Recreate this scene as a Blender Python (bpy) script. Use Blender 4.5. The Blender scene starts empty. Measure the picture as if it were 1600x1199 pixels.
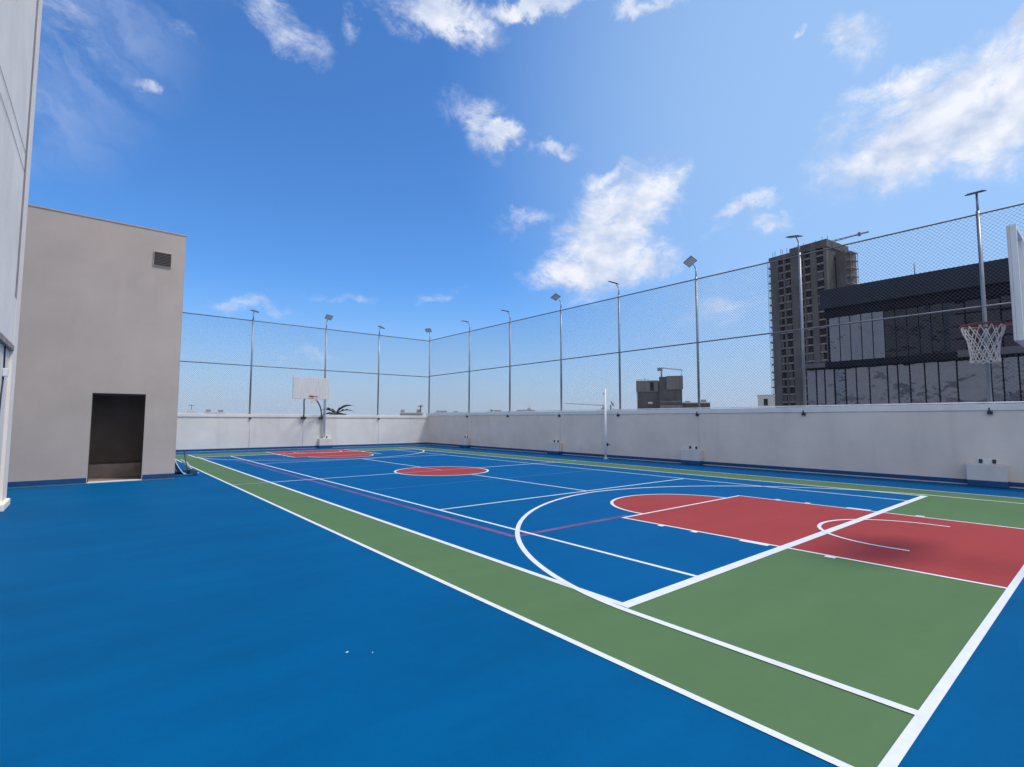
import bpy, bmesh, math, random
from mathutils import Vector, Matrix

R = math.radians
random.seed(7)
scene = bpy.context.scene
COL = scene.collection

# ------------------------------------------------------------------ camera
cam_d = bpy.data.cameras.new('camera')
cam = bpy.data.objects.new('camera', cam_d)
COL.objects.link(cam)
scene.camera = cam
cam_d.sensor_width = 36.0
cam_d.lens = 36.0 * 795.46 / 1600.0
cam_d.clip_start = 0.05
cam_d.clip_end = 12000
YAW, PITCH, ROLL = 0.692547, 0.0724358, 0.002475
cam.location = (0, 0, 1.67)
cam.matrix_world = (Matrix.Translation((0, 0, 1.67)) @ Matrix.Rotation(-YAW, 4, 'Z')
                    @ Matrix.Rotation(math.pi / 2 + PITCH, 4, 'X') @ Matrix.Rotation(ROLL, 4, 'Z'))

# ------------------------------------------------------------------ light
SUN_FROM = Vector((0.33, -0.37, 0.87)).normalized()
SUN_EL = math.asin(SUN_FROM.z)
sun_d = bpy.data.lights.new('sun', 'SUN')
sun_d.energy = 2.45
sun_d.angle = R(14)
sun_d.color = (1.0, 0.95, 0.87)
sun = bpy.data.objects.new('sun', sun_d)
COL.objects.link(sun)
sun.rotation_euler = (-SUN_FROM).to_track_quat('-Z', 'Y').to_euler()
sun.location = SUN_FROM * 60

scene.view_settings.view_transform = 'Standard'
scene.view_settings.look = 'None'
scene.view_settings.gamma = 1.0
scene.view_settings.exposure = 0.0

# ------------------------------------------------------------------ sky
CLOUDS = [  # tangent axes of each cloud patch (already divided by its angular half size) and its density
    ((1.27, -6.38, -0.64),(6.46, -0.73, -13.42),1.00),
    ((3.37, -11.48, -1.64),(12.27, 0.64, -26.43),0.90),
    ((2.28, -13.04, -2.4),(7.94, -0.28, -18.53),1.00),
    ((3.23, -17.16, 0.51),(16.11, -4.19, -26.95),0.80),
    ((5.8, -19.9, -0.39),(42.15, -2.77, -94.69),0.45),
    ((7.47, -32.3, -9.25),(23.45, -0.71, -41.55),0.90),
    ((4.58, -32.61, 6.26),(14.2, -5.76, -18.91),0.60),
    ((15.51, -40.08, -6.31),(39.7, 2.58, -61.78),0.45),
    ((35.96, -62.25, -20.23),(66.59, 28.11, -103.34),0.55),
    ((1.71, -5.19, 5.17),(7.9, -5.22, -7.58),0.95),
    ((4.5, -12.69, 8.38),(11.88, -6.2, -14.17),0.90),
    ((4.84, -5.9, 0.96),(7.64, 1.58, -22.06),0.85),
    ((10.75, -16.69, 4.54),(20.71, 0.11, -32.18),0.60),
    ((5.5, -9.13, 2.96),(8.77, -2.02, -19.25),0.70),
    ((11.51, -3.95, -5.81),(-5.58, 15.66, -15.49),0.62),
    ((16.43, -13.23, 0.23),(12.95, 16.0, -35.48),0.75),
    ((20.25, -7.01, -7.83),(-5.64, 18.62, -20.66),0.35),
    ((13.79, -14.67, 1.6),(28.41, 15.51, -55.53),0.60),
    ((9.66, -5.71, -0.16),(5.65, 17.57, -21.62),0.95),
    ((19.59, -14.62, 1.09),(18.32, 25.57, -38.5),0.90),
    ((6.25, -5.52, -0.2),(24.87, 27.16, -42.59),0.85),
    ((9.8, -12.28, -1.15),(37.65, 19.85, -51.83),0.70),
    ((16.82, -19.75, -3.82),(54.78, 38.99, -80.56),0.55),
    ((11.28, -3.41, 0.94),(-0.96, 19.12, -24.52),0.60),
    ((43.87, 0.0, -20.97),(-18.04, 26.67, -23.08),0.40),
    ((13.27, -0.46, 1.7),(-3.47, 10.16, -17.03),0.36),
    ((21.67, 2.39, -4.65),(-14.96, 20.49, -35.3),0.30),
    ((33.44, -19.75, 26.48),(13.03, 10.23, -17.43),0.30),
    ((45.2, -3.74, 2.16),(-10.12, 33.61, -60.57),0.42),
    ((30.64, 1.52, -1.78),(-18.14, 33.84, -71.31),0.30),
    ((42.03, -2.79, -3.9),(-21.04, 47.59, -90.29),0.30),
    ((6.35, -14.27, 0.75),(26.86, 0.39, -61.68),0.60),
    ((11.25, -22.87, -4.2),(14.62, 7.84, -45.48),0.62),
    ((9.3, -9.06, 1.96),(15.15, 6.4, -36.31),0.42),
    ((7.64, -17.72, 4.32),(27.28, -7.01, -57.78),0.30),
    ((10.3, -4.23, 0.84),(6.48, 12.31, -59.73),0.42),
    ((11.9, -3.09, 2.4),(9.25, 9.71, -59.35),0.42),
    ((9.97, -6.26, 0.41),(6.93, 9.98, -50.16),0.36),
    ((8.62, -3.0, 0.41),(4.89, 7.58, -76.93),0.34),
    ((2.66, -6.02, 1.92),(4.62, -2.37, -13.59),0.35),
    ((2.3, -4.01, -0.17),(1.33, 1.21, -16.96),0.20),
]
# unseen bright clouds added behind the viewer to whiten the ambient light
REAR_FILL = [((-0.55, -0.70, 0.46), 0.55), ((0.10, -0.90, 0.42), 0.6), ((-0.95, -0.10, 0.30), 0.7)]

world = bpy.data.worlds.new('World')
scene.world = world
world.use_nodes = True
wt = world.node_tree
wt.nodes.clear()


def wn(kind, **kw):
    n = wt.nodes.new(kind)
    for k, v in kw.items():
        setattr(n, k, v)
    return n


def wl(a, b):
    wt.links.new(a, b)


def wmath(op, a, b=None, clamp=False):
    n = wn('ShaderNodeMath', operation=op, use_clamp=clamp)
    for i, v in enumerate((a, b)):
        if v is None:
            continue
        if isinstance(v, (int, float)):
            n.inputs[i].default_value = v
        else:
            wl(v, n.inputs[i])
    return n.outputs[0]


sky = wn('ShaderNodeTexSky', sky_type='NISHITA')
sky.sun_disc = False
sky.sun_elevation = SUN_EL
sky.sun_rotation = math.atan2(SUN_FROM.x, SUN_FROM.y)
sky.altitude = 0
sky.air_density = 1.0
sky.dust_density = 1.0
sky.ozone_density = 2.5
tc = wn('ShaderNodeTexCoord')
D = tc.outputs['Generated']
# ragged edges: warp the direction before it is measured against the cloud patches
warp = wn('ShaderNodeTexNoise')
warp.inputs['Scale'].default_value = 7.0
warp.inputs['Detail'].default_value = 9
warp.inputs['Roughness'].default_value = 0.62
wl(D, warp.inputs['Vector'])
wsub = wn('ShaderNodeVectorMath', operation='SUBTRACT')
wl(warp.outputs['Color'], wsub.inputs[0])
wsub.inputs[1].default_value = (0.5, 0.5, 0.5)
wsc = wn('ShaderNodeVectorMath', operation='SCALE')
wl(wsub.outputs[0], wsc.inputs[0])
wsc.inputs['Scale'].default_value = 0.16
wadd = wn('ShaderNodeVectorMath', operation='ADD')
wl(D, wadd.inputs[0])
wl(wsc.outputs[0], wadd.inputs[1])
DW = wadd.outputs[0]
total = None
for u, v, w in CLOUDS:
    du = wn('ShaderNodeVectorMath', operation='DOT_PRODUCT')
    wl(DW, du.inputs[0]); du.inputs[1].default_value = u
    dv = wn('ShaderNodeVectorMath', operation='DOT_PRODUCT')
    wl(DW, dv.inputs[0]); dv.inputs[1].default_value = v
    uu = wmath('MULTIPLY', du.outputs['Value'], du.outputs['Value'])
    vv = wmath('MULTIPLY', dv.outputs['Value'], dv.outputs['Value'])
    r2 = wmath('ADD', uu, vv)
    g = wmath('POWER', math.e, wmath('MULTIPLY', r2, -0.9))
    g = wmath('MULTIPLY', g, w)
    total = g if total is None else wmath('MAXIMUM', total, g)
for c, k in REAR_FILL:
    dc = wn('ShaderNodeVectorMath', operation='DOT_PRODUCT')
    wl(DW, dc.inputs[0]); dc.inputs[1].default_value = Vector(c).normalized()
    rr_ = wn('ShaderNodeMapRange', interpolation_type='SMOOTHSTEP')
    wl(dc.outputs['Value'], rr_.inputs['Value'])
    rr_.inputs['From Min'].default_value = k
    rr_.inputs['From Max'].default_value = 0.95
    total = wmath('MAXIMUM', total, rr_.outputs[0])
# fine cloud structure, stretched along the wind, finer towards the horizon
mp = wn('ShaderNodeMapping')
mp.inputs['Rotation'].default_value = (0, 0, R(35))
mp.inputs['Scale'].default_value = (1.0, 1.5, 2.2)
wl(D, mp.inputs['Vector'])
fb = wn('ShaderNodeTexNoise')
fb.inputs['Scale'].default_value = 9.0
fb.inputs['Detail'].default_value = 13
fb.inputs['Roughness'].default_value = 0.70
fb.inputs['Distortion'].default_value = 0.5
wl(mp.outputs[0], fb.inputs['Vector'])
nz = wmath('SUBTRACT', fb.outputs['Fac'], 0.5)
dens = wmath('ADD', total, wmath('MULTIPLY', nz, wmath('ADD', wmath('MULTIPLY', total, 2.5), 0.03)))
mr = wn('ShaderNodeMapRange', interpolation_type='SMOOTHSTEP')
wl(dens, mr.inputs['Value'])
mr.inputs['From Min'].default_value = 0.20
mr.inputs['From Max'].default_value = 0.80
mr.inputs['To Min'].default_value = 0.0
mr.inputs['To Max'].default_value = 0.95
# the sky itself, a little more saturated
hs = wn('ShaderNodeHueSaturation')
hs.inputs['Saturation'].default_value = 1.08
hs.inputs['Value'].default_value = 1.0
wl(sky.outputs[0], hs.inputs['Color'])
tint = wn('ShaderNodeMix', data_type='RGBA', blend_type='MULTIPLY')
tint.inputs[0].default_value = 1.0
wl(hs.outputs[0], tint.inputs[6])
tint.inputs[7].default_value = (0.80, 1.36, 1.92, 1)
# cloud colour: bright, with slightly greyer cores
fb2 = wn('ShaderNodeTexNoise')
fb2.inputs['Scale'].default_value = 14.0
fb2.inputs['Detail'].default_value = 6
wl(mp.outputs[0], fb2.inputs['Vector'])
cr = wn('ShaderNodeValToRGB')
cr.color_ramp.elements[0].position = 0.33
cr.color_ramp.elements[0].color = (5.4, 6.4, 8.5, 1)
cr.color_ramp.elements[1].position = 0.62
cr.color_ramp.elements[1].color = (9.2, 9.4, 10.1, 1)
wl(fb2.outputs['Fac'], cr.inputs['Fac'])
# thin bright veil round the sunny side of the sky
vd = wn('ShaderNodeVectorMath', operation='DOT_PRODUCT')
wl(D, vd.inputs[0]); vd.inputs[1].default_value = (0.88, 0.10, 0.46)
vr = wn('ShaderNodeMapRange', interpolation_type='SMOOTHSTEP')
wl(vd.outputs['Value'], vr.inputs['Value'])
vr.inputs['From Min'].default_value = 0.70
vr.inputs['From Max'].default_value = 1.0
vr.inputs['To Max'].default_value = 0.72
veil = wn('ShaderNodeMix', data_type='RGBA')
wl(vr.outputs[0], veil.inputs[0])
wl(tint.outputs[2], veil.inputs[6])
veil.inputs[7].default_value = (4.2, 6.4, 9.5, 1)
# broad thin streaks high on the left
WD = Vector((-0.30, 0.76, 0.57)).normalized()
W1 = Vector((0.62, 0.55, -0.42)); W1 = (W1 - WD * W1.dot(WD)).normalized()
W2 = WD.cross(W1)
wv = wn('ShaderNodeCombineXYZ')
for i_, (vec_, k_) in enumerate(((W1, 2.2), (W2, 9.0))):
    dd = wn('ShaderNodeVectorMath', operation='DOT_PRODUCT')
    wl(DW, dd.inputs[0]); dd.inputs[1].default_value = vec_ * k_
    wl(dd.outputs['Value'], wv.inputs[i_])
wno = wn('ShaderNodeTexNoise')
wno.inputs['Scale'].default_value = 1.6
wno.inputs['Detail'].default_value = 7
wno.inputs['Roughness'].default_value = 0.55
wl(wv.outputs[0], wno.inputs['Vector'])
wsp = wn('ShaderNodeMapRange', interpolation_type='SMOOTHSTEP')
wl(wno.outputs['Fac'], wsp.inputs['Value'])
wsp.inputs['From Min'].default_value = 0.38
wsp.inputs['From Max'].default_value = 0.72
wdd = wn('ShaderNodeVectorMath', operation='DOT_PRODUCT')
wl(D, wdd.inputs[0]); wdd.inputs[1].default_value = WD
wms = wn('ShaderNodeMapRange', interpolation_type='SMOOTHSTEP')
wl(wdd.outputs['Value'], wms.inputs['Value'])
wms.inputs['From Min'].default_value = 0.90
wms.inputs['From Max'].default_value = 0.995
wms.inputs['To Max'].default_value = 0.9
wisp = wmath('MULTIPLY', wsp.outputs[0], wms.outputs[0])
# pale dusty air low over the city
sx = wn('ShaderNodeSeparateXYZ')
wl(D, sx.inputs[0])
hz = wn('ShaderNodeMapRange', interpolation_type='SMOOTHERSTEP')
wl(sx.outputs['Z'], hz.inputs['Value'])
hz.inputs['From Min'].default_value = -0.10
hz.inputs['From Max'].default_value = 0.30
hz.inputs['To Min'].default_value = 0.95
hz.inputs['To Max'].default_value = 0.0
low = wn('ShaderNodeMix', data_type='RGBA')
wl(hz.outputs[0], low.inputs[0])
wl(veil.outputs[2], low.inputs[6])
low.inputs[7].default_value = (4.9, 5.75, 7.6, 1)
strk = wn('ShaderNodeMix', data_type='RGBA')
wl(wisp, strk.inputs[0])
wl(low.outputs[2], strk.inputs[6])
strk.inputs[7].default_value = (4.6, 5.7, 8.6, 1)
mx = wn('ShaderNodeMix', data_type='RGBA')
wl(mr.outputs[0], mx.inputs[0])
wl(strk.outputs[2], mx.inputs[6])
wl(cr.outputs[0], mx.inputs[7])
bg = wn('ShaderNodeBackground')
bg.inputs['Strength'].default_value = 0.1
wl(mx.outputs[2], bg.inputs['Color'])
wo = wn('ShaderNodeOutputWorld')
wl(bg.outputs[0], wo.inputs['Surface'])

# ------------------------------------------------------------------ materials


def mat(name, col, rough=0.6, metal=0.0, spec=0.5, vary=0.0, scale=3.0, bump=0.0, bump_scale=60.0,
        col2=None, stretch=None, detail=6, lo=0.35, hi=0.65):
    m = bpy.data.materials.new(name)
    m.use_nodes = True
    nt = m.node_tree
    b = nt.nodes['Principled BSDF']
    b.inputs['Base Color'].default_value = (*col, 1)
    b.inputs['Roughness'].default_value = rough
    b.inputs['Metallic'].default_value = metal
    b.inputs['Specular IOR Level'].default_value = spec
    tcn = nt.nodes.new('ShaderNodeTexCoord')
    vec = tcn.outputs['Object']
    if stretch:
        mpn = nt.nodes.new('ShaderNodeMapping')
        mpn.inputs['Scale'].default_value = stretch
        nt.links.new(vec, mpn.inputs['Vector'])
        vec = mpn.outputs[0]
    if vary > 0 or col2:
        n = nt.nodes.new('ShaderNodeTexNoise')
        n.inputs['Scale'].default_value = scale
        n.inputs['Detail'].default_value = detail
        n.inputs['Roughness'].default_value = 0.6
        nt.links.new(vec, n.inputs['Vector'])
        c = nt.nodes.new('ShaderNodeValToRGB')
        c.color_ramp.elements[0].position = lo
        c.color_ramp.elements[1].position = hi
        a = col2 if col2 else tuple(x * (1 - vary) for x in col)
        z = col if col2 else tuple(min(1, x * (1 + vary)) for x in col)
        c.color_ramp.elements[0].color = (*a, 1)
        c.color_ramp.elements[1].color = (*z, 1)
        nt.links.new(n.outputs['Fac'], c.inputs['Fac'])
        nt.links.new(c.outputs[0], b.inputs['Base Color'])
    if bump > 0:
        n2 = nt.nodes.new('ShaderNodeTexNoise')
        n2.inputs['Scale'].default_value = bump_scale
        n2.inputs['Detail'].default_value = 4
        nt.links.new(tcn.outputs['Object'], n2.inputs['Vector'])
        bp = nt.nodes.new('ShaderNodeBump')
        bp.inputs['Strength'].default_value = bump
        bp.inputs['Distance'].default_value = 0.01
        nt.links.new(n2.outputs['Fac'], bp.inputs['Height'])
        nt.links.new(bp.outputs[0], b.inputs['Normal'])
    return m


def paint(name, col, dark, patch=0.5):
    """Acrylic court paint: broad roller patches, long squeegee streaks, scuffs and grit."""
    m = bpy.data.materials.new(name)
    m.use_nodes = True
    nt = m.node_tree
    N, L = nt.nodes, nt.links
    b = N['Principled BSDF']
    tcn = N.new('ShaderNodeTexCoord')

    def noise(scale, stretch=(1, 1, 1), rot=0.0, detail=5, rough=0.6):
        mpn = N.new('ShaderNodeMapping')
        mpn.inputs['Scale'].default_value = stretch
        mpn.inputs['Rotation'].default_value = (0, 0, rot)
        L.new(tcn.outputs['Object'], mpn.inputs['Vector'])
        n = N.new('ShaderNodeTexNoise')
        n.inputs['Scale'].default_value = scale
        n.inputs['Detail'].default_value = detail
        n.inputs['Roughness'].default_value = rough
        L.new(mpn.outputs[0], n.inputs['Vector'])
        return n.outputs['Fac']

    def mul(a, k):
        n = N.new('ShaderNodeMath'); n.operation = 'MULTIPLY'
        L.new(a, n.inputs[0]); n.inputs[1].default_value = k
        return n.outputs[0]

    def add(a, c):
        n = N.new('ShaderNodeMath'); n.operation = 'ADD'
        L.new(a, n.inputs[0])
        if isinstance(c, float):
            n.inputs[1].default_value = c
        else:
            L.new(c, n.inputs[1])
        return n.outputs[0]
    s = add(add(mul(noise(0.45, detail=6), 0.5), mul(noise(1.2, (0.35, 2.2, 1), R(12)), 0.35)),
            mul(noise(9, detail=8, rough=0.75), 0.20))
    s = add(add(s, mul(noise(140, detail=3, rough=0.7), 0.16)), -0.07)
    ramp = N.new('ShaderNodeValToRGB')
    ramp.color_ramp.elements[0].position = 0.36
    ramp.color_ramp.elements[1].position = 0.62
    ramp.color_ramp.elements[0].color = (*dark, 1)
    ramp.color_ramp.elements[1].color = (*col, 1)
    L.new(s, ramp.inputs['Fac'])
    # pale dusty scuffs
    sc = N.new('ShaderNodeMapRange')
    sc.inputs['From Min'].default_value = 0.66
    sc.inputs['From Max'].default_value = 0.86
    sc.inputs['To Max'].default_value = patch
    L.new(noise(2.6, (0.25, 1.6, 1), R(-20), 8, 0.7), sc.inputs['Value'])
    mix = N.new('ShaderNodeMix'); mix.data_type = 'RGBA'
    L.new(sc.outputs[0], mix.inputs[0])
    L.new(ramp.outputs[0], mix.inputs[6])
    mix.inputs[7].default_value = (min(1, col[0] * 1.2 + 0.025), min(1, col[1] * 1.25 + 0.03), min(1, col[2] * 1.2 + 0.04), 1)
    L.new(mix.outputs[2], b.inputs['Base Color'])
    b.inputs['Roughness'].default_value = 0.62
    b.inputs['Specular IOR Level'].default_value = 0.035
    g = N.new('ShaderNodeTexNoise')
    g.inputs['Scale'].default_value = 170
    L.new(tcn.outputs['Object'], g.inputs['Vector'])
    bp = N.new('ShaderNodeBump')
    bp.inputs['Strength'].default_value = 0.25
    bp.inputs['Distance'].default_value = 0.004
    L.new(g.outputs['Fac'], bp.inputs['Height'])
    L.new(bp.outputs[0], b.inputs['Normal'])
    return m


def plaster(name, col, stain, amount=0.5, drip=(1, 1, 0.12)):
    """Painted render: cloudy tone, vertical run-off streaks and small scuffs."""
    m = bpy.data.materials.new(name)
    m.use_nodes = True
    nt = m.node_tree
    N, L = nt.nodes, nt.links
    b = N['Principled BSDF']
    tcn = N.new('ShaderNodeTexCoord')

    def nmap(scale, stretch, f0, f1, detail=6, rough=0.6):
        mpn = N.new('ShaderNodeMapping')
        mpn.inputs['Scale'].default_value = stretch
        L.new(tcn.outputs['Object'], mpn.inputs['Vector'])
        n = N.new('ShaderNodeTexNoise')
        n.inputs['Scale'].default_value = scale
        n.inputs['Detail'].default_value = detail
        n.inputs['Roughness'].default_value = rough
        L.new(mpn.outputs[0], n.inputs['Vector'])
        mr_ = N.new('ShaderNodeMapRange')
        mr_.inputs['From Min'].default_value = f0
        mr_.inputs['From Max'].default_value = f1
        L.new(n.outputs['Fac'], mr_.inputs['Value'])
        return mr_.outputs[0]
    base = N.new('ShaderNodeMix'); base.data_type = 'RGBA'
    L.new(nmap(0.7, (1, 1, 1), 0.3, 0.7), base.inputs[0])
    base.inputs[6].default_value = (*[c * 0.88 for c in col], 1)
    base.inputs[7].default_value = (*[min(1, c * 1.04) for c in col], 1)
    prev = base.outputs[2]
    for fac, k in ((nmap(1.6, drip, 0.56, 0.8, 8), amount), (nmap(7, (1, 1, 1), 0.64, 0.78, 7, 0.7), amount * 0.8)):
        mu = N.new('ShaderNodeMath'); mu.operation = 'MULTIPLY'
        L.new(fac, mu.inputs[0]); mu.inputs[1].default_value = k
        mx_ = N.new('ShaderNodeMix'); mx_.data_type = 'RGBA'
        L.new(mu.outputs[0], mx_.inputs[0])
        L.new(prev, mx_.inputs[6])
        mx_.inputs[7].default_value = (*stain, 1)
        prev = mx_.outputs[2]
    L.new(prev, b.inputs['Base Color'])
    b.inputs['Roughness'].default_value = 0.85
    b.inputs['Specular IOR Level'].default_value = 0.2
    n2 = N.new('ShaderNodeTexNoise')
    n2.inputs['Scale'].default_value = 45
    n2.inputs['Detail'].default_value = 5
    L.new(tcn.outputs['Object'], n2.inputs['Vector'])
    bp = N.new('ShaderNodeBump')
    bp.inputs['Strength'].default_value = 0.3
    bp.inputs['Distance'].default_value = 0.006
    L.new(n2.outputs['Fac'], bp.inputs['Height'])
    L.new(bp.outputs[0], b.inputs['Normal'])
    return m


def glass(name, col, refl=0.35, rough=0.03, wav=0.30):
    m = bpy.data.materials.new(name)
    m.use_nodes = True
    nt = m.node_tree
    N, L = nt.nodes, nt.links
    b = N['Principled BSDF']
    b.inputs['Base Color'].default_value = (*col, 1)
    b.inputs['Roughness'].default_value = 0.3
    b.inputs['Specular IOR Level'].default_value = 0.05
    gl = N.new('ShaderNodeBsdfGlossy')
    gl.inputs['Roughness'].default_value = rough
    gl.inputs['Color'].default_value = (0.8, 0.85, 0.95, 1)
    tcn = N.new('ShaderNodeTexCoord')
    n = N.new('ShaderNodeTexNoise')
    n.inputs['Scale'].default_value = 0.32
    n.inputs['Detail'].default_value = 3
    L.new(tcn.outputs['Object'], n.inputs['Vector'])
    bp = N.new('ShaderNodeBump')
    bp.inputs['Strength'].default_value = 0.6
    bp.inputs['Distance'].default_value = wav
    L.new(n.outputs['Fac'], bp.inputs['Height'])
    L.new(bp.outputs[0], gl.inputs['Normal'])
    ms = N.new('ShaderNodeMixShader')
    ms.inputs[0].default_value = refl
    L.new(b.outputs[0], ms.inputs[1])
    L.new(gl.outputs[0], ms.inputs[2])
    L.new(ms.outputs[0], N['Material Output'].inputs['Surface'])
    return m


M = {
    'blue': paint('blue_paint', (0.0006, 0.110, 0.272), (0.0005, 0.083, 0.212), 0.45),
    'court_blue': paint('court_blue_paint', (0.0006, 0.110, 0.285), (0.0006, 0.093, 0.250), 0.25),
    'green': paint('green_paint', (0.114, 0.200, 0.086), (0.099, 0.178, 0.076), 0.3),
    'red': paint('red_paint', (0.392, 0.062, 0.058), (0.345, 0.052, 0.050), 0.3),
    'line': mat('line_paint', (0.80, 0.80, 0.80), 0.6, vary=0.05, scale=6, bump=0.2, bump_scale=170),
    'pale': mat('faded_line_paint', (0.42, 0.56, 0.72), 0.6, vary=0.12, scale=3),
    'dim': mat('worn_line_paint', (0.035, 0.14, 0.40), 0.6, vary=0.25, scale=2),
    'plum': mat('plum_line_paint', (0.175, 0.068, 0.185), 0.6, vary=0.3, scale=2),
    'pink': mat('pink_line_paint', (0.62, 0.30, 0.34), 0.6, vary=0.15, scale=3),
    'skirt': mat('skirting_paint', (0.003, 0.07, 0.20), 0.6, vary=0.15, scale=4),
    'wall': plaster('white_plaster', (0.79, 0.755, 0.71), (0.46, 0.43, 0.40), 0.42),
    'wall_right': plaster('grey_white_plaster', (0.80, 0.705, 0.615), (0.52, 0.46, 0.40), 0.36),
    'coping': plaster('coping_plaster', (0.82, 0.79, 0.75), (0.5, 0.47, 0.44), 0.3),
    'cabin': plaster('taupe_plaster', (0.555, 0.468, 0.41), (0.42, 0.35, 0.305), 0.6, (1, 1, 0.3)),
    'tall': plaster('offwhite_plaster', (0.95, 0.835, 0.71), (0.66, 0.54, 0.43), 0.28),
    'panel': plaster('pale_panel', (0.86, 0.77, 0.68), (0.55, 0.42, 0.30), 0.6),
    'groove': mat('groove_brown', (0.34, 0.27, 0.235), 0.8, vary=0.2),
    'inside': mat('inside_brown', (0.30, 0.23, 0.195), 0.85, vary=0.12, scale=1.2),
    'inside_floor': mat('inside_floor', (0.36, 0.29, 0.24), 0.8, vary=0.2),
    'frame': mat('bronze_frame', (0.05, 0.042, 0.038), 0.5, vary=0.1),
    'louver': mat('louver_brown', (0.09, 0.075, 0.07), 0.6, vary=0.15),
    'steel': mat('galvanised_steel', (0.30, 0.315, 0.345), 0.42, metal=0.55, vary=0.22, scale=9, stretch=(1, 1, 0.2)),
    'rail': mat('rail_steel', (0.15, 0.16, 0.19), 0.5, metal=0.5, vary=0.2, scale=6),
    'wire': mat('fence_wire', (0.12, 0.125, 0.145), 0.55, metal=0.4, vary=0.1),
    'dark': mat('dark_metal', (0.028, 0.03, 0.036), 0.5, vary=0.2),
    'lamp_glass': mat('lamp_glass', (0.62, 0.62, 0.62), 0.3, vary=0.06),
    'lamp': mat('lamp_housing', (0.09, 0.10, 0.125), 0.5, metal=0.3, vary=0.2),
    'concrete': plaster('plinth_plaster', (0.74, 0.69, 0.64), (0.46, 0.43, 0.41), 0.4),
    'pole_white': mat('pole_white', (0.93, 0.91, 0.88), 0.45, vary=0.04, scale=5, stretch=(1, 1, 0.2)),
    'white_steel': mat('white_enamel', (0.74, 0.74, 0.73), 0.4, vary=0.08, scale=5, stretch=(1, 1, 0.2)),
    'board': mat('board_white', (0.72, 0.73, 0.72), 0.4, col2=(0.58, 0.59, 0.58), scale=4, stretch=(2.5, 1, 0.25)),
    'rim': mat('rim_red', (0.24, 0.05, 0.035), 0.45, vary=0.2),
    'net': mat('net_cord', (0.80, 0.715, 0.61), 0.9, vary=0.1),
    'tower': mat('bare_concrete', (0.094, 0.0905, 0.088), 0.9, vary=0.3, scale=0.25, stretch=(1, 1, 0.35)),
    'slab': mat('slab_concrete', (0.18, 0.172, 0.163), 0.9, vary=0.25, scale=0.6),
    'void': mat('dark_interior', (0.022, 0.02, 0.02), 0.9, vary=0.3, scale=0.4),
    'block': mat('grey_block', (0.085, 0.082, 0.085), 0.9, vary=0.25, scale=0.3),
    'sheet': mat('sheet_cladding', (0.16, 0.155, 0.155), 0.8, vary=0.2, scale=1.5, stretch=(2, 2, 0.1)),
    'far_white': mat('far_white', (0.62, 0.62, 0.62), 0.9, vary=0.1),
    'far_grey': mat('far_grey', (0.35, 0.36, 0.38), 0.9, vary=0.15, scale=0.5),
    'clad': mat('dark_cladding', (0.011, 0.017, 0.031), 0.5, spec=0.25, vary=0.2, scale=0.3),
    'soffit': mat('soffit_dark', (0.010, 0.012, 0.019), 0.8, spec=0.1, vary=0.2),
    'mullion': mat('mullion_dark', (0.008, 0.009, 0.013), 0.6, spec=0.1, vary=0.2),
    'ledge': mat('ledge_grey', (0.09, 0.088, 0.10), 0.6, vary=0.2, scale=0.6),
    'glass_sky': glass('glass_blue', (0.014, 0.022, 0.05), 0.14, 0.02, 0.45),  # blue base colour carries the reflected sky
    'glass_grey': glass('glass_grey', (0.062, 0.056, 0.078), 0.13),
    'glass_violet': glass('glass_violet', (0.026, 0.023, 0.034), 0.018),
    'glass_dark_reflection': glass('glass_dark_reflection', (0.002, 0.003, 0.006), 0.03, 0.02, 1.1),  # dark base colour stands for buildings mirrored in the panes
    'glass_teal': glass('glass_teal', (0.002, 0.012, 0.024), 0.02, 0.02, 1.1),
    'frond': mat('frond_green', (0.035, 0.055, 0.025), 0.6, vary=0.35, scale=3),
    'bark': mat('palm_bark', (0.12, 0.09, 0.065), 0.9, vary=0.3, scale=6),
    'earth': mat('city_ground', (0.30, 0.27, 0.23), 0.95, vary=0.25, scale=0.02),
    'crane': mat('crane_steel', (0.22, 0.22, 0.23), 0.6, vary=0.2),
    'scrap': mat('scrap_white', (0.8, 0.8, 0.78), 0.8, vary=0.05),
}

# ------------------------------------------------------------------ mesh helpers


def box(bm, x0, x1, y0, y1, z0, z1):
    v = [bm.verts.new((x, y, z)) for z in (z0, z1) for y in (y0, y1) for x in (x0, x1)]
    for f in ((0, 2, 3, 1), (4, 5, 7, 6), (0, 1, 5, 4), (2, 6, 7, 3), (0, 4, 6, 2), (1, 3, 7, 5)):
        bm.faces.new([v[i] for i in f])
    return v


def tube(bm, pts, r, n=8, cap=True):
    pts = [Vector(p) for p in pts]
    rr = r if isinstance(r, (list, tuple)) else [r] * len(pts)
    rings = []
    ref = None
    for i, p in enumerate(pts):
        t = (pts[min(i + 1, len(pts) - 1)] - pts[max(i - 1, 0)]).normalized()
        if ref is None:
            ref = Vector((0, 0, 1)) if abs(t.z) < 0.9 else Vector((1, 0, 0))
        a = (ref - t * ref.dot(t)).normalized()
        ref = a
        b = t.cross(a)
        rings.append([bm.verts.new(p + (a * math.cos(2 * math.pi * k / n) + b * math.sin(2 * math.pi * k / n)) * rr[i]) for k in range(n)])
    for q, s in zip(rings, rings[1:]):
        for k in range(n):
            f = bm.faces.new((q[k], q[(k + 1) % n], s[(k + 1) % n], s[k]))
            f.smooth = n > 5
    if cap:
        bm.faces.new(rings[0][::-1])
        bm.faces.new(rings[-1])


def poly(bm, pts):
    return bm.faces.new([bm.verts.new(p) for p in pts])


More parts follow.
